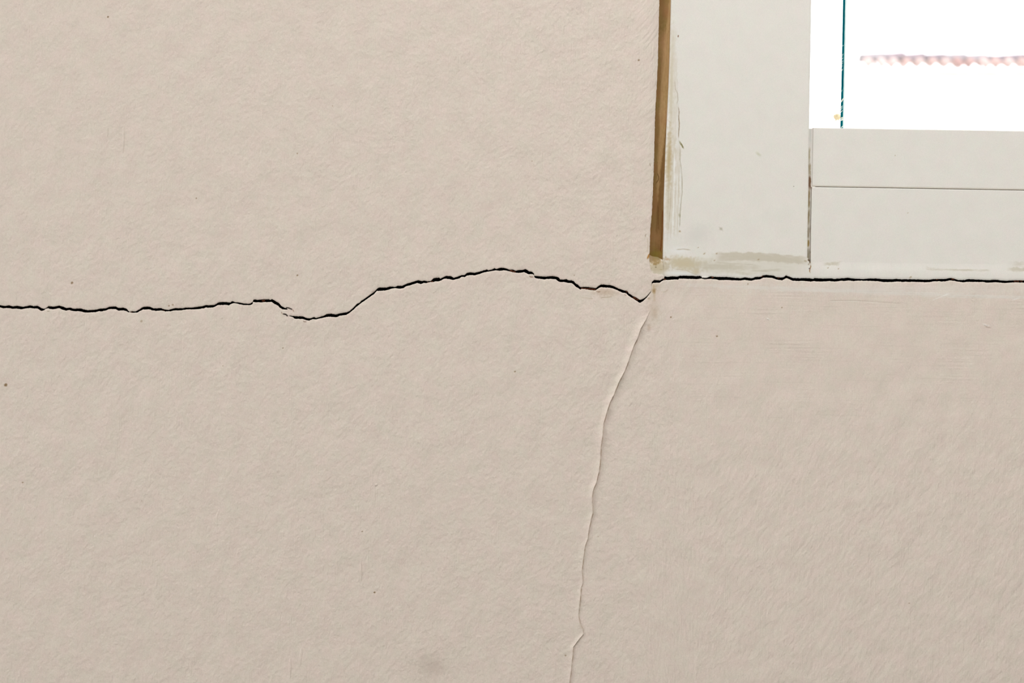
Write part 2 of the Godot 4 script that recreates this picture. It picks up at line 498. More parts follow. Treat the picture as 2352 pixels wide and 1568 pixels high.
# how far the lips fall back: none where the crack is closed
func gap(xs: PackedFloat32Array) -> PackedFloat32Array:
	var out := PackedFloat32Array()
	for x in xs:
		out.append(clampf((along(lower, x) - along(upper, x) - 0.4) / 2.0, 0.02, 1.0))
	return out


func lip(line: PackedVector2Array, xs: PackedFloat32Array, shift: float) -> PackedVector2Array:
	var out := PackedVector2Array()
	for x in xs:
		var open := along(lower, x) - along(upper, x)
		out.append(Vector2(x, along(line, x) + 0.85 * minf(1.0, open / 4.0) * jag.get_noise_2d(x * 2.2, shift)))
	return out


# ---------------------------------------------------------------- painted surfaces
var wall_cv: Canvas
var frame_cv: Canvas
var seal_cv: Canvas
var wall_m: StandardMaterial3D
var frame_m: StandardMaterial3D
var seal_m: StandardMaterial3D


func build_canvases() -> void:
	var brown := rgb(128, 100, 66)
	wall_cv = Canvas.new(-120, -110, 2472, 1680, 0.79, rgb(224, 208, 193), 0.011, 11)
	# thin brown line beside the raised edge of the fine crack
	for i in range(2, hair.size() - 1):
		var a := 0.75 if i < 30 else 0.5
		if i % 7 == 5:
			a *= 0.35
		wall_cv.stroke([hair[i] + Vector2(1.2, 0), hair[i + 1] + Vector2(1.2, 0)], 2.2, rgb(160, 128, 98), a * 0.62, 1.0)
	# faint cream paint washed down below the window
	for i in 26:
		var x := 1560.0 + fmod(i * 331.7, 860.0)
		var y := 652.0 + fmod(i * 13.37, 34.0)
		wall_cv.stroke([Vector2(x, y), Vector2(x + 90, y + 1.5), Vector2(x + 190, y + 2)], 3.5, rgb(228, 219, 207), 0.4, 0.9)
	for i in 30:
		var x := 1520.0 + fmod(i * 277.3, 800.0)
		var y := 660.0 + fmod(i * 41.77, 330.0)
		wall_cv.stroke([Vector2(x, y), Vector2(x + 60, y + 0.5), Vector2(x + 130, y + 2.5)], 1.8, rgb(207, 192, 176), 0.24, 0.9)
	wall_cv.blot(Vector2(2050, 664), Vector2(430, 18), rgb(231, 223, 212), 0.45, 0.012, 0.8)
	# stains near the corner
	wall_cv.blot(Vector2(1502, 668), Vector2(6, 7), rgb(150, 112, 54), 0.75)
	wall_cv.blot(Vector2(1501, 660), Vector2(5, 11), rgb(170, 140, 95), 0.5)
	wall_cv.blot(Vector2(1503, 680), Vector2(4, 12), rgb(180, 150, 110), 0.4)
	wall_cv.blot(Vector2(1490, 685), Vector2(4, 3), rgb(165, 135, 95), 0.5)
	wall_cv.blot(Vector2(1507, 655), Vector2(12, 9), rgb(190, 170, 140), 0.4)
	wall_cv.blot(Vector2(1503, 718), Vector2(10, 16), rgb(190, 165, 140), 0.4)
	wall_cv.blot(Vector2(1490, 752), Vector2(5, 10), rgb(185, 158, 130), 0.4)
	wall_cv.blot(Vector2(1500, 700), Vector2(20, 60), rgb(200, 178, 155), 0.3)
	wall_cv.stroke([Vector2(1515, 670), Vector2(1528, 670), Vector2(1536, 664)], 1.6, rgb(180, 155, 125), 0.4)
	wall_cv.blot(Vector2(1390, 671), Vector2(36, 11), rgb(190, 163, 135), 0.5, 0.1)
	wall_cv.stroke([Vector2(1378, 683.5), Vector2(1392, 682.5), Vector2(1408, 681)], 1.6, rgb(165, 140, 108), 0.7)
	wall_cv.stroke([Vector2(1330, 681), Vector2(1346, 684), Vector2(1364, 686)], 1.4, rgb(190, 168, 140), 0.5)
	wall_cv.stroke([Vector2(1368, 668), Vector2(1374, 670), Vector2(1380, 669)], 1.6, rgb(140, 105, 80), 0.7)
	wall_cv.stroke([Vector2(1434, 676), Vector2(1439, 679)], 1.5, rgb(140, 110, 85), 0.7)
	wall_cv.stroke([Vector2(1215, 633), Vector2(1219, 636), Vector2(1227, 636)], 1.6, rgb(130, 85, 65), 0.85)
	# loose ends where the crack jumps
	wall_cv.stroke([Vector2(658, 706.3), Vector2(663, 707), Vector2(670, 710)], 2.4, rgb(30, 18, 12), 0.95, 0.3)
	wall_cv.stroke([Vector2(671, 710), Vector2(674, 713), Vector2(675.6, 717)], 1.3, rgb(150, 110, 90), 0.7)
	wall_cv.stroke([Vector2(646, 715), Vector2(647.6, 719), Vector2(649.6, 722)], 1.5, rgb(125, 90, 65), 0.85)
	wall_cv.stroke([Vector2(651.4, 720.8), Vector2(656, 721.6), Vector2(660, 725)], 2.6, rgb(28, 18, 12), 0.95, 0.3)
	wall_cv.stroke([Vector2(695.5, 736.5), Vector2(699, 738.8), Vector2(705, 738.6)], 1.5, rgb(110, 80, 60), 0.85)
	wall_cv.stroke([Vector2(107, 714.3), Vector2(111, 714.8), Vector2(115, 714)], 1.5, rgb(150, 135, 110), 0.8)
	wall_cv.stroke([Vector2(852, 671), Vector2(857, 669), Vector2(861, 667)], 1.2, rgb(160, 130, 115), 0.7)
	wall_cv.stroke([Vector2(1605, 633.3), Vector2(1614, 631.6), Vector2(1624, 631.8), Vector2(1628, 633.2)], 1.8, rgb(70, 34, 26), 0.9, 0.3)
	# soft grey patch low on the wall
	wall_cv.blot(Vector2(990, 1530), Vector2(46, 34), rgb(196, 180, 165), 0.5, 0.2, 0.7)
	# specks of dirt
	for s in [[248, 39, 2.2, 1.0], [165, 650, 3.4, 0.8], [683, 632, 2.6, 0.9], [650, 799, 1.8, 0.6], [512, 840, 1.8, 0.6], [13, 884, 4.2, 0.9], [1183, 853, 2.0, 0.7], [451, 455, 1.8, 0.6], [683, 352, 1.8, 0.6],
			[1467, 138, 2.6, 0.9], [1647, 772, 2.0, 0.8], [860, 1360, 2.2, 0.9], [832, 1220, 2.0, 0.6], [52, 1108, 2.0, 0.6], [1541, 728, 2.2, 0.8], [325, 737, 3.2, 0.4], [388, 702, 2.6, 0.6], [397, 700, 2.4, 0.5],
			[1299, 1505, 2.2, 0.6], [325, 1150, 2.0, 0.3], [1374, 1232, 1.6, 0.4], [2088, 1385, 1.8, 0.5], [1718, 652, 2.2, 0.5], [1796, 706, 2.4, 0.6], [764, 243, 1.6, 0.4], [1222, 370, 2.0, 0.4], [1319, 632, 1.6, 0.4]]:
		wall_cv.blot(Vector2(s[0], s[1]), Vector2(s[2], s[2] * 0.8), brown, s[3], -0.6, 0.6, 0.4)
	# pale scratches and chips
	for l in [[2140, 690, 2180, 674], [2322, 690, 2345, 683], [2254, 742, 2272, 750], [2262, 747, 2274, 747], [1760, 730, 1770, 735]]:
		wall_cv.stroke([Vector2(l[0], l[1]), Vector2(l[2], l[3])], 1.8, rgb(240, 234, 225), 0.7, 0.7)
	wall_cv.stroke([Vector2(2262, 750), Vector2(2277, 753)], 1.8, rgb(165, 140, 125), 0.7)
	wall_cv.stroke([Vector2(1904, 690), Vector2(1960, 689.5), Vector2(2020, 693), Vector2(2070, 696)], 1.6, rgb(196, 178, 160), 0.6)
	wall_cv.stroke([Vector2(1904, 692), Vector2(1960, 691.5), Vector2(2020, 695)], 1.4, rgb(236, 227, 216), 0.5)
	# edge of the plaster beside the groove: grime
	wall_cv.stroke([Vector2(1492, 582), Vector2(1489.5, 589), Vector2(1486, 595)], 4.0, rgb(176, 124, 62), 0.85, 0.7)
	wall_cv.stroke([Vector2(1487, 545), Vector2(1488.5, 562), Vector2(1487, 580)], 1.4, rgb(170, 145, 110), 0.5)
	wall_cv.stroke([Vector2(1484.5, 536), Vector2(1482, 541), Vector2(1483, 545)], 1.4, rgb(150, 125, 100), 0.7)
	wall_cv.stroke([Vector2(1486.5, 538), Vector2(1486, 545)], 2.6, rgb(240, 233, 222), 0.7)
	wall_cv.stroke([Vector2(1492, 374), Vector2(1494, 383)], 1.4, rgb(150, 120, 95), 0.7)
	wall_cv.stroke([Vector2(1505, 322), Vector2(1504, 335)], 2.4, rgb(110, 80, 50), 0.7)

	# height of the wall's paint: roller stipple, with brush strokes above and below the corner
	var w := 2048
	var h := 1414
	var deep := PackedFloat32Array()
	deep.resize(w * h)
	var stip := noise(21, 1.0 / 14.0, 3)
	var fine := noise(22, 1.0 / 4.2, 2)
	var up := noise(23, 1.0 / 9.0, 2)
	var flat := noise(24, 1.0 / 6.0, 2)
	var big := noise(25, 1.0 / 90.0, 2)
	var i := 0
	for y in h:
		var py := -110.0 + y / 0.79
		var top := 1.0 - smoothstep(60.0, 480.0, py)
		var mid := smoothstep(630.0, 660.0, py) * (1.0 - smoothstep(720.0, 1200.0, py))
		for x in w:
			var px := -120.0 + x / 0.79
			var rightward := smoothstep(1450.0, 1640.0, px)
			var wh := mid * rightward
			var wv := 0.25 + 0.75 * top * smoothstep(700.0, 1150.0, px) + 0.25 * rightward * smoothstep(1000.0, 1200.0, py)
			var u := px * 0.80 + py * 0.42
			var v := (-px * 0.42 + py * 0.80) * (0.82 - 0.3 * rightward)
			var z := 0.2 * stip.get_noise_2d(u, v) * (1.0 - 0.55 * wh) + 0.042 * fine.get_noise_2d(px, py)
			z += 0.11 * wv * up.get_noise_2d(px, py * 0.06)
			if wh > 0.01:
				z += 0.075 * wh * flat.get_noise_2d(px * 0.03, py - px * 0.012) * (0.55 + big.get_noise_2d(px * 0.5 + 900.0, py * 1.5))
			if (x & 3) == 0:
				mottle_now = 0.42 * big.get_noise_2d(px, py * 0.7)
			deep[i] = 0.5 + (z + mottle_now) * 0.5
			i += 1
	var him := Image.create_from_data(w, h, false, Image.FORMAT_RF, deep.to_byte_array())
	wall_m = paint(Color.WHITE, 0.62, 0.35)
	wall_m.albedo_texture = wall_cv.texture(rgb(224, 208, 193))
	wall_m.heightmap_enabled = true
	wall_m.heightmap_texture = ImageTexture.create_from_image(him)
	wall_m.heightmap_scale = 0.2
	wall_m.texture_repeat = false

	# the white window frame
	frame_cv = Canvas.new(1480, -110, 2472, 662, 1.6, rgb(233, 226, 215), 0.008, 31)
	var tan_ := rgb(206, 196, 176)
	# discoloured filler under the jamb
	frame_cv.stroke([Vector2(1524, 612), Vector2(1690, 610), Vector2(1870, 618)], 40.0, rgb(221, 213, 197), 0.7, 0.34)
	frame_cv.blot(Vector2(1572, 604), Vector2(54, 17), rgb(205, 191, 162), 0.9, 0.1, 0.5, 0.2)
	frame_cv.blot(Vector2(1650, 612), Vector2(66, 13), rgb(207, 198, 178), 0.7, 0.05, 0.6)
	for q in [[1548, 60, 1541, 330, 14, 0.4], [1547, 300, 1538, 545, 16, 0.75], [1558, 330, 1553, 545, 13, 0.6], [1552, 120, 1550, 320, 10, 0.35]]:
		frame_cv.stroke([Vector2(q[0], q[1]), Vector2((q[0] + q[2]) * 0.5 + 0.5, (q[1] + q[3]) * 0.5), Vector2(q[2], q[3])], q[4], rgb(218, 207, 188), q[5], 0.9)
	frame_cv.stroke([Vector2(1549, 350), Vector2(1548, 440), Vector2(1545, 530)], 2.4, rgb(243, 239, 231), 0.7, 0.9)
	frame_cv.stroke([Vector2(1556, 400), Vector2(1555, 470), Vector2(1552, 540)], 2.2, rgb(243, 239, 231), 0.6, 0.9)
	# smeared filler along the frame's foot
	frame_cv.stroke([Vector2(1632, 589), Vector2(1740, 589), Vector2(1860, 599)], 21.0, rgb(207, 196, 177), 0.9, 0.33)
	for q in [[1540, 600, 1600, 603, 9, 0.35], [1655, 583, 1760, 588, 12, 0.55], [1690, 590, 1856, 598, 14, 0.6], [1600, 611, 1750, 614, 12, 0.5], [1640, 602, 1736, 608, 3, 0.6], [1720, 622, 1795, 620, 4.5, 0.55],
			[1750, 621, 1794, 617.5, 4, 0.7], [1745, 622, 1772, 624, 2.4, 0.6], [1680, 624, 1730, 630, 7, 0.4], [1890, 606, 1932, 605, 8, 0.6], [1912, 604, 1934, 600, 5, 0.5], [2125, 614, 2150, 618, 8, 0.5], [2140, 618, 2275, 621, 4.5, 0.6],
			[2310, 618, 2390, 620, 10, 0.6], [2320, 606, 2400, 608, 14, 0.4], [1520, 612, 1540, 614, 18, 0.45], [1590, 620, 1605, 628, 16, 0.5]]:
		frame_cv.stroke([Vector2(q[0], q[1]), Vector2((q[0] + q[2]) * 0.5, (q[1] + q[3]) * 0.5 + 0.6), Vector2(q[2], q[3])], q[4], tan_, q[5], 0.8)
	frame_cv.blot(Vector2(1511, 612), Vector2(27, 22), rgb(196, 179, 148), 0.9, 0.3, 0.4, 0.3)
	frame_cv.blot(Vector2(1503, 588), Vector2(20, 19), rgb(146, 110, 62), 0.97, 0.0, 0.35, 0.4)
	frame_cv.blot(Vector2(1504, 594), Vector2(15, 12), rgb(146, 118, 62), 0.8, 0.2, 0.7, 0.2)
	frame_cv.blot(Vector2(1510, 588), Vector2(9, 12), rgb(122, 104, 40), 0.8, 0.0, 0.7)
	frame_cv.blot(Vector2(1570, 604), Vector2(34, 15), rgb(208, 192, 158), 0.65, 0.15, 0.6)
	frame_cv.blot(Vector2(1598, 624), Vector2(12, 8), rgb(208, 193, 160), 0.7, 0.3, 0.5)
	frame_cv.blot(Vector2(1565, 628), Vector2(42, 6.5), rgb(236, 234, 226), 0.9, 0.05, 0.5)
	frame_cv.blot(Vector2(1560, 575), Vector2(30, 12), rgb(240, 237, 230), 0.7, 0.0, 0.5)
	frame_cv.stroke([Vector2(1552, 573), Vector2(1570, 571.5), Vector2(1588, 574)], 2.6, rgb(190, 175, 150), 0.6, 0.7)
	frame_cv.blot(Vector2(1533, 595), Vector2(7, 3.5), rgb(186, 142, 104), 0.6, -0.2)
	frame_cv.stroke([Vector2(1515, 618.5), Vector2(1522, 619)], 2.2, rgb(176, 156, 112), 0.7)
	frame_cv.blot(Vector2(1506.5, 613.5), Vector2(2.4, 2), rgb(120, 105, 72), 0.8)
	frame_cv.stroke([Vector2(1548, 618), Vector2(1575, 620), Vector2(1590, 627), Vector2(1600, 630)], 1.6, rgb(190, 172, 140), 0.55)
	for s in [[1618, 582, 3.5], [1646, 582, 3.5], [1641, 598, 3.5], [1742, 596, 3.5], [1604, 568, 2.5], [1926, 617, 3], [1902, 615, 2.5], [2092, 636, 4], [2085, 489, 2], [2056, 357, 1.8]]:
		frame_cv.blot(Vector2(s[0], s[1]), Vector2(s[2], s[2] * 0.6), rgb(168, 144, 108), 0.75, -0.6)
	# smudges on the jamb
	frame_cv.blot(Vector2(1742, 354), Vector2(9, 4), rgb(196, 190, 162), 0.6, 0.5)
	frame_cv.blot(Vector2(1656, 525), Vector2(5, 4), rgb(172, 165, 140), 0.8, 0.8)
	frame_cv.stroke([Vector2(1650, 519), Vector2(1662, 532)], 2.5, rgb(200, 193, 175), 0.5)
	frame_cv.blot(Vector2(1823, 428), Vector2(1.8, 1.6), rgb(130, 120, 100), 0.8)
	frame_cv.blot(Vector2(1600, 540), Vector2(42, 26), rgb(216, 210, 200), 0.5, -0.4)
	frame_cv.stroke([Vector2(1558, 80), Vector2(1557.5, 86)], 2.6, rgb(140, 105, 80), 0.8)
	# the dirty seam where the old paint overlaps the jamb
	frame_cv.stroke([Vector2(1550, 185), Vector2(1551.5, 205), Vector2(1556.5, 215), Vector2(1557, 230), Vector2(1554, 240)], 1.6, rgb(165, 145, 120), 0.6, 0.7)
	frame_cv.stroke([Vector2(1558, 244), Vector2(1560, 256), Vector2(1559, 268), Vector2(1560.5, 282), Vector2(1559.5, 298), Vector2(1558, 318)], 2.2, rgb(160, 138, 108), 0.8, 0.7)
	frame_cv.stroke([Vector2(1559.5, 322), Vector2(1564, 330), Vector2(1568, 337), Vector2(1571, 343)], 3.4, rgb(120, 110, 62), 0.8, 0.8)
	frame_cv.stroke([Vector2(1562, 338), Vector2(1562, 352), Vector2(1561.5, 365), Vector2(1565, 385), Vector2(1566.5, 405), Vector2(1567, 440), Vector2(1564, 470), Vector2(1562, 500), Vector2(1561, 522)], 1.8, rgb(178, 166, 138), 0.65, 0.7)
	frame_cv.blot(Vector2(1561, 495), Vector2(3, 6), rgb(160, 150, 112), 0.6)
	frame_cv.blot(Vector2(1561.5, 531), Vector2(3, 2.5), rgb(165, 140, 100), 0.8)
	frame_cv.stroke([Vector2(1541, 402), Vector2(1541, 440), Vector2(1539, 480), Vector2(1536, 527)], 2.0, rgb(176, 156, 120), 0.55, 0.7)
	for q in 9:
		var sx := 1529.0 + q * 3.7
		frame_cv.stroke([Vector2(sx + 6, 330 + fmod(q * 71.0, 90.0)), Vector2(sx + 3, 440), Vector2(sx, 520 + fmod(q * 37.0, 40.0))], 3.6, rgb(212, 202, 184) if q % 2 else rgb(238, 234, 226), 0.28, 1.0)
	frame_cv.blot(Vector2(1542, 190), Vector2(6, 150), rgb(206, 192, 162), 0.6, 0.02, 0.5)
	frame_cv.blot(Vector2(1536, 370), Vector2(8, 85), rgb(186, 160, 112), 0.8, 0.03, 0.5)
	frame_cv.blot(Vector2(1533, 470), Vector2(7, 70), rgb(206, 192, 164), 0.6, 0.02, 0.5)
	# grime in the joint between jamb and rails
	for q in [[1862, 290, 1862, 330, 6, rgb(216, 214, 204), 0.6], [1860.5, 335, 1860, 380, 5, rgb(186, 174, 146), 0.85], [1861, 372, 1861, 405, 7, rgb(160, 142, 108), 0.9], [1861.5, 400, 1861, 436, 7, rgb(120, 88, 62), 0.95],
			[1860, 430, 1859, 480, 5, rgb(150, 126, 82), 0.9], [1859, 476, 1858.6, 520, 6, rgb(156, 136, 100), 0.9], [1858.6, 516, 1858, 550, 7, rgb(166, 150, 126), 0.9], [1858, 548, 1858, 568, 5, rgb(158, 130, 74), 0.9], [1858, 566, 1858.5, 598, 7, rgb(164, 150, 124), 0.9],
			[1855, 596, 1860, 597, 5, rgb(110, 84, 56), 0.9], [1846, 598, 1854, 600, 5, rgb(184, 168, 138), 0.7], [1860, 594, 1860.5, 606, 3, rgb(104, 78, 50), 0.9], [1856, 606, 1859, 607, 4, rgb(150, 126, 96), 0.7]]:
		frame_cv.stroke([Vector2(q[0], q[1]), Vector2(q[2], q[3])], q[4], q[5], q[6], 0.6)
	frame_cv.stroke([Vector2(1860.5, 606), Vector2(1862.5, 611), Vector2(1860.5, 616), Vector2(1859.5, 622), Vector2(1861, 628)], 2.3, rgb(148, 98, 48), 0.9, 0.5)
	frame_cv.blot(Vector2(1859, 616.5), Vector2(1.8, 1.8), rgb(70, 60, 70), 0.8)
	frame_m = paint(Color.WHITE, 0.5, 0.4)
	frame_m.albedo_texture = frame_cv.texture(rgb(233, 226, 215))
	frame_m.texture_repeat = false
	frame_m.heightmap_enabled = true
	var ht := NoiseTexture2D.new()
	ht.width = 1024
	ht.height = 1024
	ht.noise = noise(41, 0.012, 3)
	frame_m.heightmap_texture = ht
	frame_m.heightmap_scale = 0.012

	# old brown sealant in the groove
	seal_cv = Canvas.new(1478, -110, 1562, 640, 2.5, rgb(142, 109, 64), 0.03, 51)
	for q in 40:
		var sx := 1488.0 + fmod(q * 17.3, 54.0)
		var sy := -110.0 + fmod(q * 193.0, 560.0)
		seal_cv.stroke([Vector2(sx + 8, sy), Vector2(sx + 3, sy + 120), Vector2(sx - 1, sy + 230), Vector2(sx - 4, sy + 330)], 3.0 + fmod(q * 0.7, 4.0), rgb(116, 82, 42) if q % 3 else rgb(184, 148, 102), 0.34, 1.0)
	seal_cv.stroke([Vector2(1511, 395), Vector2(1514, 404), Vector2(1513, 412), Vector2(1508, 420)], 1.6, rgb(80, 54, 26), 0.8)
	seal_cv.stroke([Vector2(1513, 470), Vector2(1513, 500), Vector2(1514, 528)], 1.8, rgb(92, 58, 22), 0.8)
	seal_cv.stroke([Vector2(1522.5, 480), Vector2(1522, 525), Vector2(1519.5, 562), Vector2(1518.5, 574), Vector2(1521, 582)], 2.8, rgb(104, 58, 16), 0.9)
	seal_cv.blot(Vector2(1507, 584), Vector2(18, 16), rgb(128, 108, 40), 0.8, 0.0, 0.6)
	seal_cv.blot(Vector2(1508, 545), Vector2(13, 26), rgb(158, 118, 78), 0.5, 0.0, 0.6)
	seal_cv.blot(Vector2(1525, 100), Vector2(12, 50), rgb(178, 136, 96), 0.6, 0.0, 0.6)
	seal_m = paint(Color.WHITE, 0.75, 0.3)
	seal_m.albedo_texture = seal_cv.texture(rgb(142, 109, 64))
	seal_m.texture_repeat = false


var mottle_now := 0.0


# ---------------------------------------------------------------- the wall with its cracks
func build_wall() -> void:
	var wall := root("wall_back", "beige painted plaster wall with a long black crack and a fine crack below the window corner", "wall", "structure")

	# plaster above the crack, up to the groove beside the frame
	var edge_b := [Vector3(0, 0, 0), Vector3(0.5, 0, 0), Vector3(1, -14, 0), Vector3(1, -6, 0.0), Vector3(1, -2.6, -0.02), Vector3(1, -1.0, -0.1), Vector3(1, 0, -0.4)]
	var up := Shape.new()
	var xs := columns(-120, 1490)
	var a := PackedVector2Array()
	for x in xs:
		a.append(Vector2(x, -110))
	up.band(a, lip(upper, xs, 3.0), edge_b, 0.0, wall_cv, null, 0.0, false, gap(xs))
	var ys := PackedFloat32Array()
	var y := -110.0
	while y <= 619.0:
		ys.append(y)
		y += 3.0
	a = PackedVector2Array()
	var b := PackedVector2Array()
	for v in ys:
		a.append(Vector2(1490, minf(v, 630.0)))
		b.append(Vector2(maxf(1490.5, across(groove_a, v) + 0.8 * jag.get_noise_2d(v * 0.8, 77.0)), minf(v, 631.0)))
	up.band(a, b, [Vector3(0, 0, 0), Vector3(1, -1.6, -0.02), Vector3(1, -0.6, -0.2), Vector3(1, 0, -0.9), Vector3(1, 0, -7)], 0.0, wall_cv)
	var rim := pairs([1488, 612, 1490, 612, 1494, 615, 1496, 622.5, 1499, 626.5, 1503, 628.6, 1508, 628.2, 1513, 629.4, 1519, 630.6, 1523, 631.8, 1525.9, 633.6])
	xs = columns(1489, 1525.9)
	a = PackedVector2Array()
	for x in xs:
		a.append(Vector2(x, along(rim, x)))
	b = lip(upper, xs, 3.0)
	for i in b.size():
		b[i].y = maxf(b[i].y, a[i].y + 4.0)
	up.band(a, b, [Vector3(0, -0.3, -0.5), Vector3(0, 0.3, -0.05), Vector3(0, 1.2, 0.01), Vector3(0, 3.0, 0.01), Vector3(0.5, 0, 0.01), Vector3(1, -4.0, 0.01), Vector3(1, -2.0, 0.0), Vector3(1, -0.8, -0.1), Vector3(1, 0, -0.4)], 0.0, wall_cv)
	put("plaster", up, wall_m, wall, "upper part of the beige plaster above the long crack")

	# plaster below the crack
	var down := Shape.new()
	xs = columns(-120, 2472)
	b = PackedVector2Array()
	for x in xs:
		b.append(Vector2(x, 1680))
	down.band(lip(lower, xs, 8.0), b, [Vector3(0, 0, -0.4), Vector3(0, 1.0, -0.1), Vector3(0, 2.6, -0.02), Vector3(0, 6, 0), Vector3(0, 14, 0), Vector3(0.5, 0, 0), Vector3(1, 0, 0)], 0.0, wall_cv, null, 0.0, false, gap(xs))
	put("plaster", down, wall_m, wall, "lower part of the beige plaster below the long crack")

	# the long crack itself: a ragged slot narrowing into the masonry
	var slot := Shape.new()
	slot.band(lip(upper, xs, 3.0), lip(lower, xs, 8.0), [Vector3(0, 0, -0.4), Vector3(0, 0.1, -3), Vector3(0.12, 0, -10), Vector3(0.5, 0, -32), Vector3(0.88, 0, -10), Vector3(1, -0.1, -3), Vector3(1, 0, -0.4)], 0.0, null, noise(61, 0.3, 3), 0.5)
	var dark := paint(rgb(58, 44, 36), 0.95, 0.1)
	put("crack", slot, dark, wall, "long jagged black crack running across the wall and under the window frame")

	# crumbs of broken brick caught in it
	var crumbs := Shape.new()
	var q := 0
	for c in [[1346, 662.6], [1350, 663.4], [1354, 663.0], [1358, 664.6], [1362, 664.0], [1366, 665.2], [1338, 661.8], [1342, 662.8], [605, 690.5], [607, 689.6], [1456, 683.5], [1460, 685.2], [1464, 687.5], [1440, 669.5], [1174, 621.2],
			[1178, 622.8], [1182, 624], [984, 649], [992, 647], [376, 714], [2332, 645], [2338, 645.6], [2345, 644.8], [1526.5, 641.6], [302, 717], [2152, 640.8], [2188, 639.6], [1751, 634], [1637, 635.6], [1788, 637.2]]:
		for part in 2:
			q += 1
			var size := 0.00035 + 0.0004 * fmod(q * 0.377, 1.0)
			crumbs.lump(at(c[0] + 3.0 * fmod(q * 0.71, 1.0) - 1.5, c[1] + 1.6 * fmod(q * 0.43, 1.0) - 0.4, -0.0012 - 0.0012 * fmod(q * 0.59, 1.0)), Vector3(size * 1.5, size * 0.8, size), q)
		crumbs.lump(at(c[0], c[1], -0.0016), Vector3(0.0008, 0.0005, 0.0007), q)
	var rubble := put("rubble", crumbs, paint(rgb(112, 66, 46), 0.95, 0.1), wall, "reddish brown crumbs caught in the crack")
	rubble.set_meta("kind", "stuff")

	# the fine crack: one lip of the paint stands proud along it
	var ridge := Shape.new()
	a = PackedVector2Array()
	b = PackedVector2Array()
	var wob := noise(71, 0.02, 2)
	var rise := PackedFloat32Array()
	var total := 0.0
	for i in hair.size() - 1:
		var len_ := hair[i].distance_to(hair[i + 1])
		var steps := maxi(1, int(len_ / 2.0))
		for s in steps:
			var p := hair[i].lerp(hair[i + 1], float(s) / steps) + Vector2(0.7 * jag.get_noise_2d(total * 0.9, 11.0), 0)
			total += len_ / steps
			var wide := lerpf(23.0, 15.0, smoothstep(0.0, 260.0, total)) * (1.0 + 0.35 * wob.get_noise_2d(total, 0.0)) * smoothstep(-12.0, 60.0, total)
			a.append(p - Vector2(wide, wide * 0.3 if p.y < 1000.0 else 0.0))
			b.append(p)
			rise.append(smoothstep(-8.0, 70.0, total) * (0.8 + 0.45 * wob.get_noise_2d(total * 0.8, 60.0)) * (2.7 - 1.3 * smoothstep(200.0, 700.0, total)))
	ridge.band(a, b, [Vector3(0, 0, -0.01), Vector3(0.1, 0, 0.0), Vector3(0.25, 0, 0.025), Vector3(0.4, 0, 0.09), Vector3(0.55, 0, 0.21), Vector3(0.68, 0, 0.36), Vector3(0.8, 0, 0.54), Vector3(0.9, 0, 0.72), Vector3(1, -0.8, 0.84), Vector3(1, -0.3, 0.85), Vector3(1, 0.4, 0.6), Vector3(1, 1.6, -0.05)], 0.0, wall_cv, null, 0.0, false, rise)
	put("crack", ridge, wall_m, wall, "fine raised crack wandering down the wall from below the window corner")

	# runs and blobs dried in the paint
	for d in [[283, 322, 3.2, 32, 0.40, 0.03], [246, 301, 3.2, 16, 0.32, 0.02], [829, 1312, 2.8, 26, 0.4, 0.0], [666, 1534, 3.4, 26, 0.3, 0.03], [690, 1510, 3.6, 24, 0.3, 0.1], [438, 1535, 3.2, 18, 0.25, 0.02], [1500, 118, 2.4, 16, 0.25, 0.05], [500, 1180, 3, 12, 0.2, 0.3]]:
		var run := Shape.new()
		run.mound(Vector2(d[0], d[1]), Vector2(d[2], d[3]), d[4], d[5], wall_cv)
		put("paint_run", run, wall_m, wall)
	for d in [[864, 1113, 3.4, 3.4, 0.9], [831, 1219, 2.6, 2.2, 0.5], [1764, 732, 3.6, 2.6, 0.6], [2264, 746, 5, 2.8, 0.6], [858, 1359, 2, 2, 0.4], [571, 240, 3, 5, 0.3], [1725, 1308, 4.5, 4.5, 0.4], [1855, 1350, 3, 6, 0.3], [1398, 466, 3, 5, 0.35], [1242, 395, 5, 4, 0.3], [2235, 690, 5, 3, 0.3], [1858, 1085, 3, 3, 0.3]]:
		var lump_ := Shape.new()
		lump_.mound(Vector2(d[0], d[1]), Vector2(d[2], d[3]), d[4] * 0.45, 0.4, wall_cv)
		put("paint_blob", lump_, wall_m, wall)
	# a lifted flake that bridges the crack under the frame
	var flake := Shape.new()
	flake.band(pairs([1611.5, 636.5, 1614, 633.8, 1619, 632.6, 1624, 632.8, 1628, 634.6]), pairs([1612.5, 637.5, 1615, 637.6, 1619, 638.4, 1624, 638, 1628, 636]), [Vector3(0, 0, -0.5), Vector3(0.2, 0, 0.1), Vector3(0.8, 0, 0.2), Vector3(1, 0, -0.5)], 0.0, frame_cv)
	put("paint_flake", flake, frame_m, wall, "white flake of paint bridging the crack")

	# masonry behind the plaster and the rest of the wall round this patch
	var core := Shape.new()
	for c in [[-3.2, 0.112, 0.0, 2.6], [0.112, 1.02, 0.0, EYE + 0.045], [0.112, 1.02, EYE + 0.97, 2.6], [1.02, 1.8, 0.0, 2.6]]:
		core.box(Vector3(c[0], c[2], -0.22), Vector3(c[1], c[3], -0.036))
	put("masonry", core, paint(rgb(120, 104, 92), 0.95, 0.1), wall)
	var rest := Shape.new()
	var l := -1296.0 * S
	for c in [[-3.2, l, 0.0, 2.6], [l, 1296.0 * S, 0.0, EYE - 896.0 * S], [l, 0.1088, EYE + 894.0 * S, 2.6], [1296.0 * S, 1.02, 0.0, EYE + 0.0445], [0.1088, 1.02, EYE + 0.97, 2.6], [1.02, 1.8, 0.0, 2.6]]:
		rest.box(Vector3(c[0], c[2], -0.036), Vector3(c[1], c[3], 0.0))
	var rm := paint(rgb(224, 208, 193), 0.62, 0.35)
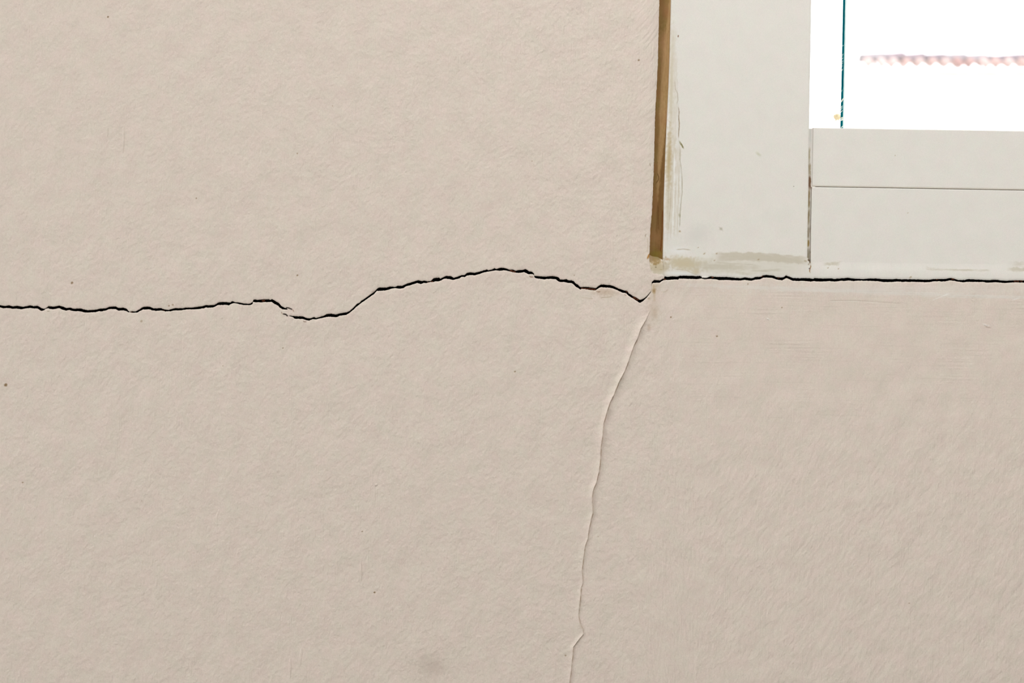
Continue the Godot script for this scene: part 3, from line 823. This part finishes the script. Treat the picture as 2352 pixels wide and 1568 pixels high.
	bumpy(rm, 0.03, 0.02, 0.25, 81)
	put("plaster", rest, rm, wall)


func at(px: float, py: float, z: float) -> Vector3:
	var f := (D - z) / D
	return Vector3((px - 1176.0) * S * f, EYE - (py - 784.0) * S * f, z)


# ---------------------------------------------------------------- the window
func build_window() -> void:
	var win := root("window_1", "white painted window frame corner with bright glass and a brown gap along its jamb", "window", "structure")

	# brown strip of old sealant in the gap
	var ys := PackedFloat32Array()
	var y := -110.0
	while y < 612.0:
		ys.append(y)
		y += 4.0
	var a := PackedVector2Array()
	var b := PackedVector2Array()
	for v in ys:
		a.append(Vector2(across(groove_a, v) - 5.0, v))
		b.append(Vector2(across(groove_b, v) + 5.0, v))
	a.insert(0, Vector2(1511, -2200))
	b.insert(0, Vector2(1549, -2200))
	var seal := Shape.new()
	seal.band(a, b, [Vector3(0, 0, -4.4), Vector3(0.2, 0, -3.9), Vector3(0.4, 0, -3.2), Vector3(0.65, 0, -2.6), Vector3(0.85, 0, -2.2), Vector3(1, 0, -2.4)], 0.0, seal_cv, noise(91, 0.03, 3), 0.5)
	put("sealant_strip", seal, seal_m, win, "brown strip of old sealant in the gap between plaster and frame")

	# jamb
	a = PackedVector2Array([Vector2(1546, -2200)])
	b = PackedVector2Array([Vector2(1866, -2200)])
	var jr := pairs([1866, -110, 1864, 0, 1862.5, 100, 1860.6, 200, 1859, 292, 1857.8, 362, 1857.6, 430, 1857, 480, 1855.8, 516, 1855.3, 560, 1855, 593, 1856, 618])
	for v in ys:
		a.append(Vector2(across(groove_b, v), v))
		b.append(Vector2(across(jr, v), v))
	var jamb := Shape.new()
	jamb.band(a, b, [Vector3(0, 0, -50), Vector3(0, 0, -1.2), Vector3(0, 1.2, -0.3), Vector3(0, 3.5, 0), Vector3(0, 6, 0), Vector3(0, 10, 0), Vector3(0.5, 0, 0), Vector3(1, -14, 0), Vector3(1, -9, 0), Vector3(1, -5, 0), Vector3(1, -2.0, -0.02), Vector3(1, -0.6, -0.2), Vector3(1, 0, -1.0), Vector3(1, 0, -50)], 0.0, frame_cv, null, 0.0, true)
	put("jamb", jamb, frame_m, win, "broad white upright of the frame beside the brown gap")

	# overlapping ridge of old filler down the jamb
	a = PackedVector2Array()
	b = PackedVector2Array()
	var rise := PackedFloat32Array()
	var fr := pairs([1556, 150, 1557, 215, 1559, 260, 1559, 320, 1562, 345, 1563.5, 385, 1565.5, 405, 1566, 440, 1563, 470, 1561, 505, 1560, 535, 1549, 556])
	for v in ys:
		if v > 150.0 and v < 556.0:
			a.append(Vector2(across(groove_b, v) + 2.0, v))
			rise.append(smoothstep(150.0, 230.0, v) * (1.0 - smoothstep(490.0, 552.0, v)))
			b.append(Vector2(across(fr, v) + 0.8 * jag.get_noise_2d(v, 30.0), v))
	var bead := Shape.new()

	bead.band(a, b, [Vector3(0, 0, -0.2), Vector3(0.12, 0, 0.16), Vector3(0.3, 0, 0.1), Vector3(0.45, 0, 0.26), Vector3(0.7, 0, 0.16), Vector3(1, -1.5, 0.22), Vector3(1, -0.4, 0.14), Vector3(1, 0.2, -0.05)], 0.0, frame_cv, noise(95, 0.04, 2), 0.05, false, rise)
	put("filler", bead, frame_m, win, "uneven smear of white filler down the side of the jamb")

	# painted filler under the frame, down to the crack
	var top := pairs([1486, 583, 1510, 581, 1522, 584, 1530, 592, 1545, 588, 1580, 580, 1625, 575, 1700, 575, 1760, 579, 1820, 588, 1856, 592, 1858, 600, 2472, 608])
	var foot := Shape.new()
	for part in 3:
		var xs := columns(1486, 1530) if part == 0 else columns(1524, 1862) if part == 1 else columns(1858, 2472)
		a = PackedVector2Array()
		for x in xs:
			a.append(Vector2(x, along(top, x) + 1.6 * jag.get_noise_2d(x * 0.2, 130.0)))
		b = lip(upper, xs, 3.0)
		for i in xs.size():
			if xs[i] < 1526.3:
				b[i].y = 634.0
		# the part beside the groove lies a little behind the plaster's edge
		var slope := [Vector3(0, 0, -4.0), Vector3(0, 5, -3.4), Vector3(0, 11, -2.2), Vector3(0, 17, -1.0), Vector3(0, 23, -0.35), Vector3(0, 29, -0.1), Vector3(0.75, 0, 0), Vector3(1, 0, 0)]
		var fade := [Vector3(0, 0, -0.62), Vector3(0, 8, -0.46), Vector3(0, 15, -0.2), Vector3(0, 21, -0.05), Vector3(1, -5, 0), Vector3(1, -1.5, -0.08), Vector3(1, 0, -0.4)]
		foot.band(a, b, slope if part == 0 else fade if part == 2 else [Vector3(0, 0, -0.05), Vector3(0, 3, 0.0), Vector3(0, 10, 0.04), Vector3(0.5, 0, 0.08), Vector3(0.75, 0, 0.02), Vector3(0.85, 0, 0.03), Vector3(1, -3, 0.02), Vector3(1, -1, -0.1), Vector3(1, 0, -0.4)], -0.00012 if part == 0 else 0.0, frame_cv, noise(97, 0.05, 2), 0.06)
	foot.box(Vector3(1296.0 * S, EYE + 0.0452, -0.03), Vector3(1.0, EYE + 0.056, -0.0002), 0.0003)
	put("filler", foot, frame_m, win, "streaky cream filler along the foot of the frame above the crack")

	# bottom rails
	var rail_bounds := [
		["bottom_rail", pairs([1868, 293, 2352, 300.6, 2472, 302, 4330, 302]), pairs([1865.5, 427.4, 2352, 435.6, 2472, 437, 4330, 437]), -0.0018, "upper rail at the bottom of the window, under the glass"],
		["bottom_rail", pairs([1864.5, 429.0, 2352, 437.3, 2472, 439, 4330, 439]), pairs([1861.5, 618, 2352, 626, 2472, 626, 4330, 626]), -0.0006, "lower rail of the window, above the crack"],
	]
	for r in rail_bounds:
		var rail := Shape.new()
		var ra := PackedVector2Array()
		var rb := PackedVector2Array()
		var la: PackedVector2Array = r[1]
		var lb: PackedVector2Array = r[2]
		for i in 61:
			var t := i / 60.0
			var t2 := t * t * t
			ra.append(Vector2(lerpf(la[0].x, 4330.0, t2), along(la, lerpf(la[0].x, 4330.0, t2))))
			rb.append(Vector2(lerpf(lb[0].x, 4330.0, t2), along(lb, lerpf(lb[0].x, 4330.0, t2))))
		rail.band(ra, rb, [Vector3(0, 0, -48), Vector3(0, 0, -0.7), Vector3(0, 0.25, -0.15), Vector3(0, 0.8, 0), Vector3(0, 2.5, 0), Vector3(0, 7, 0), Vector3(0.5, 0, 0), Vector3(1, -7, 0), Vector3(1, -4, 0), Vector3(1, -2.0, 0), Vector3(1, -0.4, -0.4), Vector3(1, 0, -1.0), Vector3(1, 0, -48)], r[3], frame_cv, null, 0.0, true)
		put(r[0], rail, frame_m, win, r[4])

	# grimy joint between jamb and rails
	a = PackedVector2Array()
	b = PackedVector2Array()
	for v in ys:
		if v > 293.0:
			a.append(Vector2(1850, v))
			b.append(Vector2(1875, v))
	var joint := Shape.new()
	joint.band(a, b, [Vector3(0, 0, -2.4), Vector3(0.5, 0, -1.9), Vector3(1, 0, -2.6)], 0.0, frame_cv)
	put("joint", joint, frame_m, win, "narrow grimy joint between the upright and the rails")

	# far side and head of the frame, out of sight
	var more := paint(rgb(231, 227, 219), 0.5, 0.4)
	var far_jamb := Shape.new()
	far_jamb.box(Vector3(0.93, EYE + 0.045, -0.055), Vector3(1.02, EYE + 0.97, -0.001), 0.002)
	put("jamb", far_jamb, more, win)
	var head := Shape.new()
	head.box(Vector3(0.2, EYE + 0.88, -0.055), Vector3(0.94, EYE + 0.97, -0.002), 0.002)
	put("head_rail", head, more, win)

	# glass: a fixed outer pane, and an inner one whose ground edge shows
	var glass := paint(Color(0.97, 1.0, 0.99, 0.04), 0.0, 0.25)
	glass.transparency = BaseMaterial3D.TRANSPARENCY_ALPHA
	var outer := Shape.new()
	outer.box(Vector3(0.21, EYE + 0.12, -0.0455), Vector3(0.94, EYE + 0.89, -0.0415))
	put("glass_pane", outer, glass, win)
	var ea := pairs([1938.5, -2000, 1938.5, -110, 1937, 0, 1935, 100, 1933, 200, 1931.6, 258, 1930.6, 300, 1930, 330])
	var inner := Shape.new()
	var ia := PackedVector2Array()
	var ib := PackedVector2Array()
	for p in ea:
		ia.append(p + Vector2(7.9, 0))
		ib.append(Vector2(3300.0, p.y))
	inner.band(ia, ib, [Vector3(0, 0, -9), Vector3(0, 0, 0), Vector3(1, 0, 0), Vector3(1, 0, -9), Vector3(0, 0, -9)], -0.026, null, null, 0.0, true)
	var pane := put("glass_pane", inner, glass, win)
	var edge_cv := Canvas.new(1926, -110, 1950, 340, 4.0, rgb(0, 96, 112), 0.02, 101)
	edge_cv.stroke([Vector2(1945.4, -130), Vector2(1944, 0), Vector2(1942, 100), Vector2(1940, 200), Vector2(1937.0, 350)], 5.0, rgb(224, 250, 252), 1.0, 0.1)  # pale cyan glow of light leaving the glass, painted along the edge
	for c in [[1934, 92, 1938, 102], [1933, 113, 1937.6, 122], [1933, 118, 1936, 124], [1933, 124, 1936.5, 130], [1932.4, 130, 1937, 137], [1932, 136, 1936, 141], [1932, 142, 1935.5, 147], [1932.5, 152, 1935.5, 155], [1931.5, 201, 1935, 203], [1931.5, 222, 1937.5, 225], [1931, 224, 1937, 226],
			[1931, 236, 1935.5, 241], [1931, 241, 1935, 245], [1930.5, 247, 1935, 252], [1931, 259, 1937, 272], [1931, 264, 1937, 276], [1931, 283, 1937, 290]]:
		edge_cv.stroke([Vector2(c[0], c[1] + 6), Vector2(c[2] + 1, c[3] - 2)], 1.7 if c[1] < 220 else 3.0, rgb(250, 246, 238), 0.95, 0.6)
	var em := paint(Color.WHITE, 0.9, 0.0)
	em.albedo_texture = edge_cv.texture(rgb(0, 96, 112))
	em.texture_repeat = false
	# the ground edge faces across the opening; its outer arris lies deeper in the frame
	var edge := Shape.new()
	var es := Shape.new()
	var back := PackedVector2Array()
	var front := PackedVector2Array()
	var face_line := PackedVector2Array()
	for p in ea:
		back.append(p)
		front.append(p + Vector2(7.4, 0))
		face_line.append(p + Vector2(7.4, 0))
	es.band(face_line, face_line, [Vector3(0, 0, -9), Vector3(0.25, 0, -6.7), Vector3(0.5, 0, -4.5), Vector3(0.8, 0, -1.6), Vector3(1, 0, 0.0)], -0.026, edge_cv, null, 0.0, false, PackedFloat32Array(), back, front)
	var ge := put("glass_edge", es, em, pane, "teal ground edge of the glass with pale chips and a painted cyan glow")

	# a speck stuck beside the foot of the glass edge
	var speck := Shape.new()
	speck.lump(Vector3.ZERO, Vector3(0.0025, 0.0024, 0.0014), 7)
	speck.lump(Vector3(-0.0008, 0.0011, 0.0006), Vector3(0.0008, 0.0006, 0.0008), 8)
	var so := root("dirt_speck", "tiny tan speck stuck to the glass beside the foot of the teal edge", "dirt", "", at(1923, 269, -0.0402))
	put("crumb", speck, paint(rgb(255, 236, 196), 0.9, 0.1), so)


# ---------------------------------------------------------------- outside
func build_outside() -> void:
	# a white house with a narrow roof of clay tiles, well above eye level
	var house := root("house", "white house seen through the window, its wall topped with pale pink clay tiles", "house", "", Vector3(4.72, -0.3, -14.0))
	var top := EYE + 3.68 + 0.3
	var body := Shape.new()
	body.box(Vector3(0, 0, -6), Vector3(7.0, top, 0), 0.01)
	put("wall", body, paint(rgb(244, 242, 238), 0.8, 0.2), house)
	var rng := RandomNumberGenerator.new()
	rng.seed = 12
	var tones := []
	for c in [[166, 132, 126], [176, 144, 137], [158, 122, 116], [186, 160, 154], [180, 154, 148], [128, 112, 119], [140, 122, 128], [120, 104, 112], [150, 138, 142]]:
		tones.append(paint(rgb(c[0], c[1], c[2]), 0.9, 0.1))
	var cover := []
	var ridge := []
	for v in 3:
		var sh := Shape.new()
		sh.barrel(Vector3(0, 0.0, -0.02), Vector3(0.004 * (v - 1), -0.165 - 0.012 * v, 0.24 + 0.016 * v), 0.062 + 0.003 * v, 0.078 - 0.003 * v, 0.013)
		cover.append(sh.mesh())
		sh = Shape.new()
		sh.barrel(Vector3(0, 0, 0), Vector3(0.31, 0.008 * (v - 1), 0.004 * v), 0.095 + 0.004 * v, 0.108, 0.014)
		ridge.append(sh.mesh())
	for i in 38:
		tile("roof_tile", cover[rng.randi() % 3], tones[3 + rng.randi() % 2] if i < 3 else tones[rng.randi() % 5], Vector3(0.1 + i * 0.172 + rng.randf_range(-0.012, 0.012), top + 0.135, 0.02), rng.randf_range(-0.06, 0.06), house)  # first tiles paler: the glare at this end is put into their tone
	for i in 24:
		tile("ridge_tile", ridge[rng.randi() % 3], tones[8] if i == 0 else tones[5 + rng.randi() % 4], Vector3(0.02 + i * 0.278, top + 0.135 + rng.randf_range(-0.012, 0.012), -0.03), rng.randf_range(-0.05, 0.05), house)  # first ridge tile paler for the same painted glare
	var ground := root("ground", "pale paved yard outside the window", "ground", "structure")
	var g := Shape.new()
	g.box(Vector3(-14, -0.5, -40), Vector3(24, -0.3, -0.3))
	put("paving", g, paint(rgb(206, 202, 194), 0.9, 0.1), ground)


# ---------------------------------------------------------------- the rest of the room
func build_room() -> void:
	var white := paint(rgb(226, 227, 226), 0.8, 0.2)
	bumpy(white, 0.03, 0.02, 0.25, 111)
	var wood := paint(rgb(176, 174, 170), 0.55, 0.4)
	for r in [["floor", "plain grey floor of the room, below the view", [[-3.4, 2.0, -0.12, 0.0, -0.22, 3.4]], wood], ["ceiling", "plain white ceiling of the room, above the view", [[-3.4, 2.0, 2.6, 2.72, -0.22, 3.4]], white],
			["wall_right", "plain wall on the window side of the room", [[1.8, 2.0, 0.0, 2.6, -0.22, 3.4]], white],
			["wall_left", "plain side wall with a wide window opening", [[-3.4, -3.2, 0.0, 0.95, -0.22, 3.4], [-3.4, -3.2, 2.35, 2.6, -0.22, 3.4], [-3.4, -3.2, 0.95, 2.35, -0.22, 0.8], [-3.4, -3.2, 0.95, 2.35, 2.6, 3.4]], white],
			["wall_front", "plain wall behind the camera", [[-3.2, 1.8, 0.0, 2.6, 3.2, 3.4]], white]]:
		var o := root(r[0], r[1], "floor" if r[0] == "floor" else "ceiling" if r[0] == "ceiling" else "wall", "structure")
		var sh := Shape.new()
		for c in r[2]:
			sh.box(Vector3(c[0], c[2], c[4]), Vector3(c[1], c[3], c[5]))
		put("surface", sh, r[3], o)


func tile(called: String, mesh: Mesh, m: Material, at_: Vector3, tilt: float, parent: Node3D) -> void:
	var o := MeshInstance3D.new()
	o.name = called
	o.mesh = mesh
	o.material_override = m
	o.position = at_
	o.rotation.z = tilt
	parent.add_child(o, true)


func build_added_lamp() -> void:
	var lamp := root("added_ceiling_lamp", "added flat white ceiling lamp above the view, put in to grade the light on the wall", "lamp", "", Vector3(0.45, 2.6, 0.8))  # unseen lamp, added so the wall brightens towards the top
	var plate := Shape.new()
	plate.box(Vector3(-0.24, -0.03, -0.24), Vector3(0.24, 0.0, 0.24), 0.006)
	put("base", plate, paint(rgb(236, 236, 234), 0.5, 0.4), lamp)
	var lens := Shape.new()
	lens.box(Vector3(-0.21, -0.055, -0.21), Vector3(0.21, -0.03, 0.21), 0.01)
	var lm := paint(rgb(250, 250, 246), 0.6, 0.3)
	lm.emission_enabled = true
	lm.emission = Color(1.0, 0.98, 0.95)
	lm.emission_energy_multiplier = 1.5
	put("diffuser", lens, lm, lamp)
	var l := AreaLight3D.new()
	l.name = "added_lamp_glow"
	l.position = Vector3(0.45, 2.535, 0.8)
	l.rotation.x = -PI / 2
	l.area_size = Vector2(0.4, 0.4)
	l.light_energy = 1.9
	l.light_color = Color(0.985, 1.0, 1.02)
	l.area_range = 12.0
	l.area_attenuation = 2.0
	l.shadow_enabled = true
	add_child(l)
